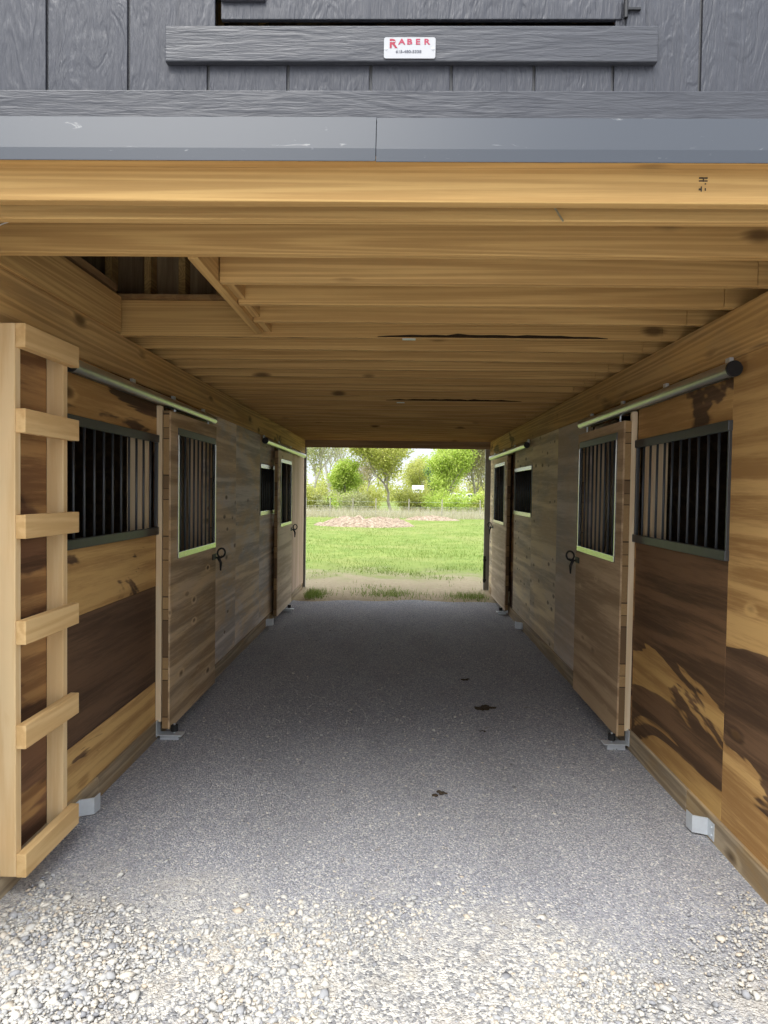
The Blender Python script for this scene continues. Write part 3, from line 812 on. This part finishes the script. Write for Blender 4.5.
# ------------------------------------------------------------------ beyond the barn
G0 = .015
def leaves(name, centers, rad, n, size, mat, parent, squash=1.0, hang=0.0):
    centers = np.asarray(centers, float)
    idx = rng.integers(0, len(centers), n)
    d = rng.normal(0, 1, (n, 3)); d /= np.linalg.norm(d, axis=1)[:, None]
    p = centers[idx] + d * (rad * rng.uniform(0, 1, (n, 1)) ** .6) * np.array([1, 1, squash])
    p[:, 2] = np.maximum(p[:, 2], G0 + .05)
    u = rng.normal(0, 1, (n, 3)); u /= np.linalg.norm(u, axis=1)[:, None]
    w = np.cross(u, rng.normal(0, 1, (n, 3))); w /= np.linalg.norm(w, axis=1)[:, None]
    s = size * rng.uniform(.6, 1.4, (n, 1))
    v = np.stack([p - u * s * .5, p + w * s * .3, p + u * s * .6, p - w * s * .3], 1).reshape(-1, 3)
    f = np.arange(4 * n).reshape(n, 4)
    o = pymesh(name, v, f, mat, parent, np.repeat(rng.uniform(0, 1, n), 4))
    return o

def tree(x, y, h, w, trunk_r, leafmat, nleaf, lsize, label, bark='bark', clusterr=.5, base=.12, spread=.8):
    rs = random.Random(int(abs(x) * 97 + y * 13))
    t = empty('tree', (x, y, G0), label, 'tree', 'spring trees behind the fence')
    segs = []; tips = []
    def branch(p, d, l, r, lv):
        q = Vector(p); pts = [q.copy()]; dd = Vector(d)
        for k in range(3):
            dd = (dd + Vector((rs.uniform(-.22, .22), rs.uniform(-.22, .22), rs.uniform(-.05, .22)))).normalized()
            q = q + dd * l / 3; pts.append(q.copy())
            if lv <= 2: tips.append(q.copy())
        segs.append((pts, r, lv))
        if lv == 0: return
        nb = 4 if lv >= 3 else 3
        for k in range(nb):
            a = 2 * PI * (k + rs.random() * .6) / nb
            tilt = rs.uniform(.35, 1.1) * spread
            nd = Vector((math.sin(tilt) * math.cos(a), math.sin(tilt) * math.sin(a), math.cos(tilt)))
            nd = (nd * .7 + dd * .4).normalized()
            branch(pts[rs.choice((1, 2, 3, 3) if lv > 1 else (2, 3))], nd, l * rs.uniform(.62, .85), r * .55, lv - 1)
    branch((0, 0, 0), (0, 0, 1), 1.0, trunk_r, 4)
    zm = max(q.z for q in tips); xm = sorted(math.hypot(q.x, q.y) for q in tips)[int(len(tips) * .93)]
    def fit(q):
        zz = q.z / zm
        return (x + q.x / xm * w / 2, y + q.y / xm * w / 2, G0 - .05 + h * (zz if zz > .3 else base + (zz - .0) * (.3 - base) / .3 if zz > 0.001 else 0))
    m = MB()
    for pts, r, lv in segs:
        m.tube([fit(q) for q in pts], [r, r * .86, r * .72, r * .55], 6 if lv > 2 else 4, False)
    m.build('trunk', M[bark], t)
    o = leaves('foliage', [fit(q) for q in tips], clusterr, nleaf, lsize, M[leafmat], t); o['kind'] = 'stuff'
    return t
def shrub(x, y, h, w, mat, n, size, label, name='shrub', cat='shrub'):
    t = empty(name, (x, y, G0), label, cat, 'spring shrubs along the fence')
    m = MB(); cs = []
    rs = random.Random(int(abs(x) * 31 + y * 7))
    for k in range(9):
        a, rr = rs.uniform(0, 2 * PI), rs.uniform(.2, 1) * w * .5
        px, py, pz = x + rr * math.cos(a), y + rr * math.sin(a) * .7, G0 + h * rs.uniform(.45, .9) * (1 - .35 * (rr / (w * .5)))
        m.tube([(x + .1 * math.cos(a), y + .1 * math.sin(a), G0 - .05), (x + (px - x) * .4, y + (py - y) * .4, G0 + pz * .45), (px, py, pz)], [.03, .02, .008], 5, False)
        for f in (.25, .5, .75, 1.0):
            cs.append((x + (px - x) * f, y + (py - y) * f, G0 + (pz - G0) * f))
    m.build('stems', M['bark'], t)
    o = leaves('foliage', cs, h * .27, n, size, M[mat], t); o['kind'] = 'stuff'
    return t
def PX(px, D): return (px - 398) * D / 670
# main trees, left to right
tree(PX(312, 60), 60, 10.5, 6.0, .14, 'lf_pale', 9000, .15, 'pale thinly leaved tree at the left edge of the rear opening', 'bark_pale', clusterr=.8, base=.03)
tree(PX(329, 74), 74, 12.5, 7.0, .18, 'lf_pale', 4500, .15, 'tall nearly bare grey tree behind the leafy green conical tree', 'bark_pale', clusterr=.7, base=.05)
tree(PX(343, 52), 52, 4.0, 2.5, .09, 'lf_green', 12500, .15, 'dense fresh green conical tree left of the soil heap centre', clusterr=.46, base=.0)
tree(PX(362, 78), 78, 7.2, 5.6, .13, 'lf_pink', 8000, .17, 'greyish budding tree behind the gap right of the conical tree', 'bark_pale', clusterr=.7, base=.03)
tree(PX(391, 50), 50, 6.6, 6.4, .14, 'lf_yellow', 20000, .15, 'broad yellow-green tree with a visible trunk behind the soil heap', clusterr=.75, base=.05)
tree(PX(415, 98), 98, 6.6, 7.0, .15, 'lf_yellow', 9000, .2, 'low yellowish tree behind the white shed', clusterr=.9, base=.03)
tree(PX(433, 62), 62, 3.9, 1.7, .08, 'lf_dark', 4000, .14, 'small dark green tree left of the bright green tall one', clusterr=.36, base=.0)
tree(PX(446, 56), 56, 5.3, 3.6, .11, 'lf_green', 15000, .15, 'bright green tall tree right of the sky gap', clusterr=.62, base=.0)
tree(PX(456, 70), 70, 8.5, 5.0, .15, 'lf_green', 7500, .15, 'tall loose green tree behind the bright green one', clusterr=.65, base=.03)
tree(PX(475, 57), 57, 8.5, 5.0, .15, 'lf_pink', 12500, .14, 'brownish budding tree at the right edge of the rear opening', clusterr=.7, base=.05)
tree(PX(490, 66), 66, 9.5, 6.0, .16, 'lf_pale', 9000, .15, 'pale yellow budding tree behind the right grey trim', clusterr=.8, base=.03)
tree(PX(297, 55), 55, 8.0, 5.0, .15, 'lf_pale', 6000, .15, 'pale tree mostly hidden by the left grey trim', clusterr=.7, base=.03)
for (px, D, h, w, mt, n, lab) in ((313, 50, 1.9, 2.6, 'lf_yellow', 2200, 'yellowish shrub at the left edge of the field'), (327, 49, 1.6, 2.4, 'lf_pale', 1800, 'pale shrub below the bare grey tree'),
                             (340, 48, 1.4, 2.2, 'lf_green', 1800, 'green shrub at the foot of the conical tree'), (354, 47, 1.5, 2.6, 'lf_pale', 2000, 'pale rounded shrub behind the middle of the soil heap'), (372, 49, 1.5, 2.6, 'lf_yellow', 2200, 'yellow-green shrub left of the visible trunk'),
                             (410, 54, 1.9, 3.0, 'lf_yellow', 2400, 'yellow shrub right of the visible trunk'), (425, 54, 1.8, 2.6, 'lf_yellow', 2000, 'yellow-green shrub below the white shed'), (438, 52, 1.8, 2.2, 'lf_green', 1900, 'green shrub below the dark green tree'),
                             (458, 50, 1.5, 2.8, 'lf_green', 2200, 'low green shrub in front of the parked van'), (474, 51, 1.6, 2.8, 'lf_green', 2200, 'low green shrub below the budding brown tree'), (490, 50, 2.0, 2.6, 'lf_yellow', 1800, 'shrub beside the right grey trim'), (299, 50, 2.2, 2.6, 'lf_yellow', 1600, 'shrub behind the left grey trim')):
    shrub(PX(px, D), D, h * 1.25, w, mt, int(n * 1.9), .12, lab)
# distant wood as one mass of leaves
cs = [(x, rng.uniform(100, 125), G0 + abs(rng.normal(1.7, 1.7))) for x in np.linspace(-42, 42, 300)]
o = leaves('woods', cs, 1.3, 45000, .32, M['lf_yellow'], None); tag(o, 'hazy pale green woods far behind the field trees', 'woods', kind='stuff')
# white shed and van
def shed(px, D, w, h, label):
    x = PX(px, D)
    s_ = empty('shed', (x, D, G0), label, 'shed')
    box('walls', M['house'], (x - w / 2, D, G0), (x + w / 2, D + 3, h), s_, .01)
    MB().prism([(D - .3, h - .05), (D + 1.5, h + .9), (D + 3.3, h - .05), (D + 3.3, h + .03), (D + 1.5, h + .98), (D - .3, h + .03)], 'x', x - w / 2 - .2, x + w / 2 + .2).build('roof', M['houseroof'], s_)
    box('door', M['greytrim'], (x - .45, D - .03, G0), (x + .45, D + .01, 2.0), s_, .01)
shed(418, 88, 1.15, 1.55, 'white shed with a pale roof seen between the trees')
def van(px, D, label, z=.42):
    x = PX(px, D)
    c = empty('van', (x, D, G0), label, 'vehicle')
    zz = G0 + z
    prof = [(-1.15, zz), (-1.15, zz + .55), (-.95, zz + .62), (-.6, zz + 1.08), (.75, zz + 1.12), (1.05, zz + .95), (1.15, zz + .5), (1.15, zz)]
    MB().prism([(x + a, b) for a, b in prof], 'y', D, D + 1.6).build('body', M['house'], c, .04)
    MB().prism([(x + a, b) for a, b in ((-.78, zz + .64), (-.52, zz + .98), (.68, zz + 1.0), (.9, zz + .64))], 'y', D - .012, D + .02).build('window', M['glassdark'], c)
    for a in (-.7, .7):
        MB().tube([(x + a, D - .05, G0 + .36), (x + a, D + .15, G0 + .36)], .36, 16).build('wheel', M['rubber'], c)
van(455, 86, 'white vehicle parked behind the trees, left of the other one')
van(472, 90, 'white vehicle parked behind the trees, right of the other one')

# heaps of soil
def heap(cx, cy, w, d, h, label, seed, mat='soil'):
    n = 56
    V = []; 
    for j in range(n):
        for i in range(n):
            u, v = -1 + 2 * i / (n - 1), -1 + 2 * j / (n - 1)
            r = math.sqrt(u * u + v * v)
            base = max(0, 1 - r ** 2.4) ** .8
            k = mnoise.fractal((u * 4 * w / 3 + seed, v * 4, seed), 1.0, 2.0, 5) 
            k2 = mnoise.noise((u * 1.6 + seed * 2, v * 1.5, 4))
            z = h * base * (.80 + .34 * k2 + .32 * k) if base > 0 else -.1
            V.append((cx + u * w / 2, cy + v * d / 2, G0 - .04 + max(z, -.05)))
    F = [(j * n + i, j * n + i + 1, (j + 1) * n + i + 1, (j + 1) * n + i) for j in range(n - 1) for i in range(n - 1)]
    o = pymesh('soil_heap', V, F, M[mat])
    return tag(o, label, 'soil heap', 'heaps of soil in the field')
heap(PX(364, 30), 30.5, 4.75, 3.2, .50, 'long brown heap of soil in the field left of centre', 1.7)
heap(PX(432, 38), 38, 3.4, 2.0, .26, 'low tan heap of soil behind the right part of the field', 5.2)

# wire fence: posts and strands
fn = empty('fence', (0, 41, G0), 'thin wire fence with slim posts crossing the field before the trees', 'fence')
for px in (282, 306, 330, 353, 376, 409, 442, 480, 506):
    x = PX(px, 41)
    MB().tube([(x, 41, G0 - .1), (x, 41, G0 + 1.15)], .032, 8).build('post', M['post'], fn)
for z in (.35, .65, .95):
    MB().tube([(PX(270, 41), 41.03, G0 + z), (PX(520, 41), 41.03, G0 + z)], .004, 4).build('wire', M['wire'], fn)

# grass
def blades(name, x, y, h, w, mat, label):
    n = len(x)
    a = rng.uniform(0, 2 * PI, n); b = rng.normal(0, .35, (n, 2)) * h[:, None]
    z = np.full(n, G0 - .01)
    p = np.stack([x, y, z], 1)
    u = np.stack([np.cos(a), np.sin(a), np.zeros(n)], 1) * (w / 2)
    tip = p + np.stack([b[:, 0], b[:, 1], h], 1)
    v = np.stack([p - u, p + u, tip], 1).reshape(-1, 3)
    o = pymesh(name, v, np.arange(3 * n).reshape(n, 3), M[mat], None, np.repeat(rng.uniform(0, 1, n), 3))
    return tag(o, label, 'grass', kind='stuff')
n = 30000
y = 10.4 + 30 * rng.uniform(0, 1, n) ** 1.5; x = rng.uniform(-1, 1, n) * (1.6 + (y - 10) * .17)
cl = np.array([mnoise.noise((a * .9, b * .9, 2)) for a, b in zip(x, y)]) + np.clip((y - 13.0) * .30, -1.0, 1.2)
k = cl > rng.normal(0.05, .25, n)
x, y = x[k], y[k]
blades('grass', x, y, rng.uniform(.025, .085, len(x)), .013, 'blade', 'green pasture grass growing behind the barn')
n = 2600
x = np.concatenate([rng.normal(-1.30, .13, n // 2), rng.normal(1.1, .22, n // 4), rng.normal(-.1, .25, n // 4)])
y = np.concatenate([rng.normal(9.80, .22, n // 2), rng.normal(9.85, .15, n // 4), rng.normal(10.0, .2, n // 4)])
k = (y > 9.45) & (np.abs(x) < 1.9) & ~((np.abs(x) > 1.33) & (y < 10.72)); x, y = x[k], y[k]
blades('grass', x, y, rng.uniform(.03, .12, len(x)), .008, 'blade', 'tufts of grass at the sill of the rear opening')
n = 7000
y = rng.uniform(39.5, 44.5, n); x = rng.uniform(-9, 9, n)
blades('dry_grass', x, y, rng.uniform(.25, .75, n), .03, 'dry', 'dry straw-coloured grass along the wire fence')

# ------------------------------------------------------------------ light
W = bpy.data.worlds.new('sky'); S.world = W; W.use_nodes = True
nt = W.node_tree; nt.nodes.clear()
def wn(t, **k):
    x = nt.nodes.new(t)
    for a, b in k.items(): setattr(x, a, b)
    return x
out = wn('ShaderNodeOutputWorld'); bg = wn('ShaderNodeBackground'); nt.links.new(bg.outputs[0], out.inputs[0])
tc = wn('ShaderNodeTexCoord'); sp = wn('ShaderNodeSeparateXYZ'); nt.links.new(tc.outputs['Generated'], sp.inputs[0])
rp = wn('ShaderNodeValToRGB'); nt.links.new(sp.outputs[2], rp.inputs[0])
e = rp.color_ramp.elements
while len(e) < 4: e.new(.5)
for k, (pp, cc) in enumerate(((0.0, (.42, .445, .48)), (.09, (.46, .495, .55)), (.36, (.70, .75, .82)), (.8, (1.18, 1.30, 1.48)))):
    e[k].position = pp; e[k].color = (*cc, 1)
mp = wn('ShaderNodeMapping'); mp.inputs['Scale'].default_value = (1, 1, 2.6); nt.links.new(tc.outputs['Generated'], mp.inputs[0])
nz = wn('ShaderNodeTexNoise'); nz.inputs['Scale'].default_value = 2.6; nz.inputs['Detail'].default_value = 5; nt.links.new(mp.outputs[0], nz.inputs['Vector'])
mr = wn('ShaderNodeMapRange', interpolation_type='SMOOTHSTEP'); mr.inputs[1].default_value = .42; mr.inputs[2].default_value = .62; nt.links.new(nz.outputs[0], mr.inputs[0])
mx = wn('ShaderNodeMix', data_type='RGBA'); nt.links.new(mr.outputs[0], mx.inputs[0]); nt.links.new(rp.outputs[0], mx.inputs[6])
ml = wn('ShaderNodeMix', data_type='RGBA', blend_type='MULTIPLY'); ml.inputs[0].default_value = 1.0; nt.links.new(rp.outputs[0], ml.inputs[6]); ml.inputs[7].default_value = (1.16, 1.09, 1.02, 1); nt.links.new(ml.outputs[2], mx.inputs[7])
nt.links.new(mx.outputs[2], bg.inputs[0]); bg.inputs[1].default_value = 1.0

sl = bpy.data.lights.new('sun', 'SUN'); sl.energy = 1.5; sl.angle = math.radians(38); sl.color = (1, .955, .88)
so = bpy.data.objects.new('sun', sl); COL.objects.link(so); so.location = (-8, -10, 20)
so.rotation_euler = Vector((-.30, -.58, 1.0)).to_track_quat('Z', 'Y').to_euler()

# ------------------------------------------------------------------ camera
cam = bpy.data.cameras.new('camera'); co = bpy.data.objects.new('camera', cam); COL.objects.link(co)
cam.sensor_fit = 'VERTICAL'; cam.sensor_height = 24.0; cam.lens = 670 / 1024 * 24.0
cam.clip_start = .05; cam.clip_end = 1000
yaw, pitch, roll = .02065139, .02946719, .01428471
f = Vector((-math.sin(yaw) * math.cos(pitch), math.cos(yaw) * math.cos(pitch), -math.sin(pitch)))
r = Vector((math.cos(yaw), math.sin(yaw), 0)); d = f.cross(r)
r2 = r * math.cos(roll) - d * math.sin(roll); d2 = r * math.sin(roll) + d * math.cos(roll)
mat = Matrix((r2, -d2, -f)).transposed().to_4x4(); mat.translation = (0, 0, 1.55)
co.matrix_world = mat
S.camera = co
S.view_settings.view_transform = 'Standard'; S.view_settings.look = 'None'
S.view_settings.gamma = 1; S.view_settings.use_curve_mapping = False
S.view_settings.exposure = 1.22
S.cycles.diffuse_bounces = 6; S.cycles.max_bounces = 12
S.cycles.use_denoising = True
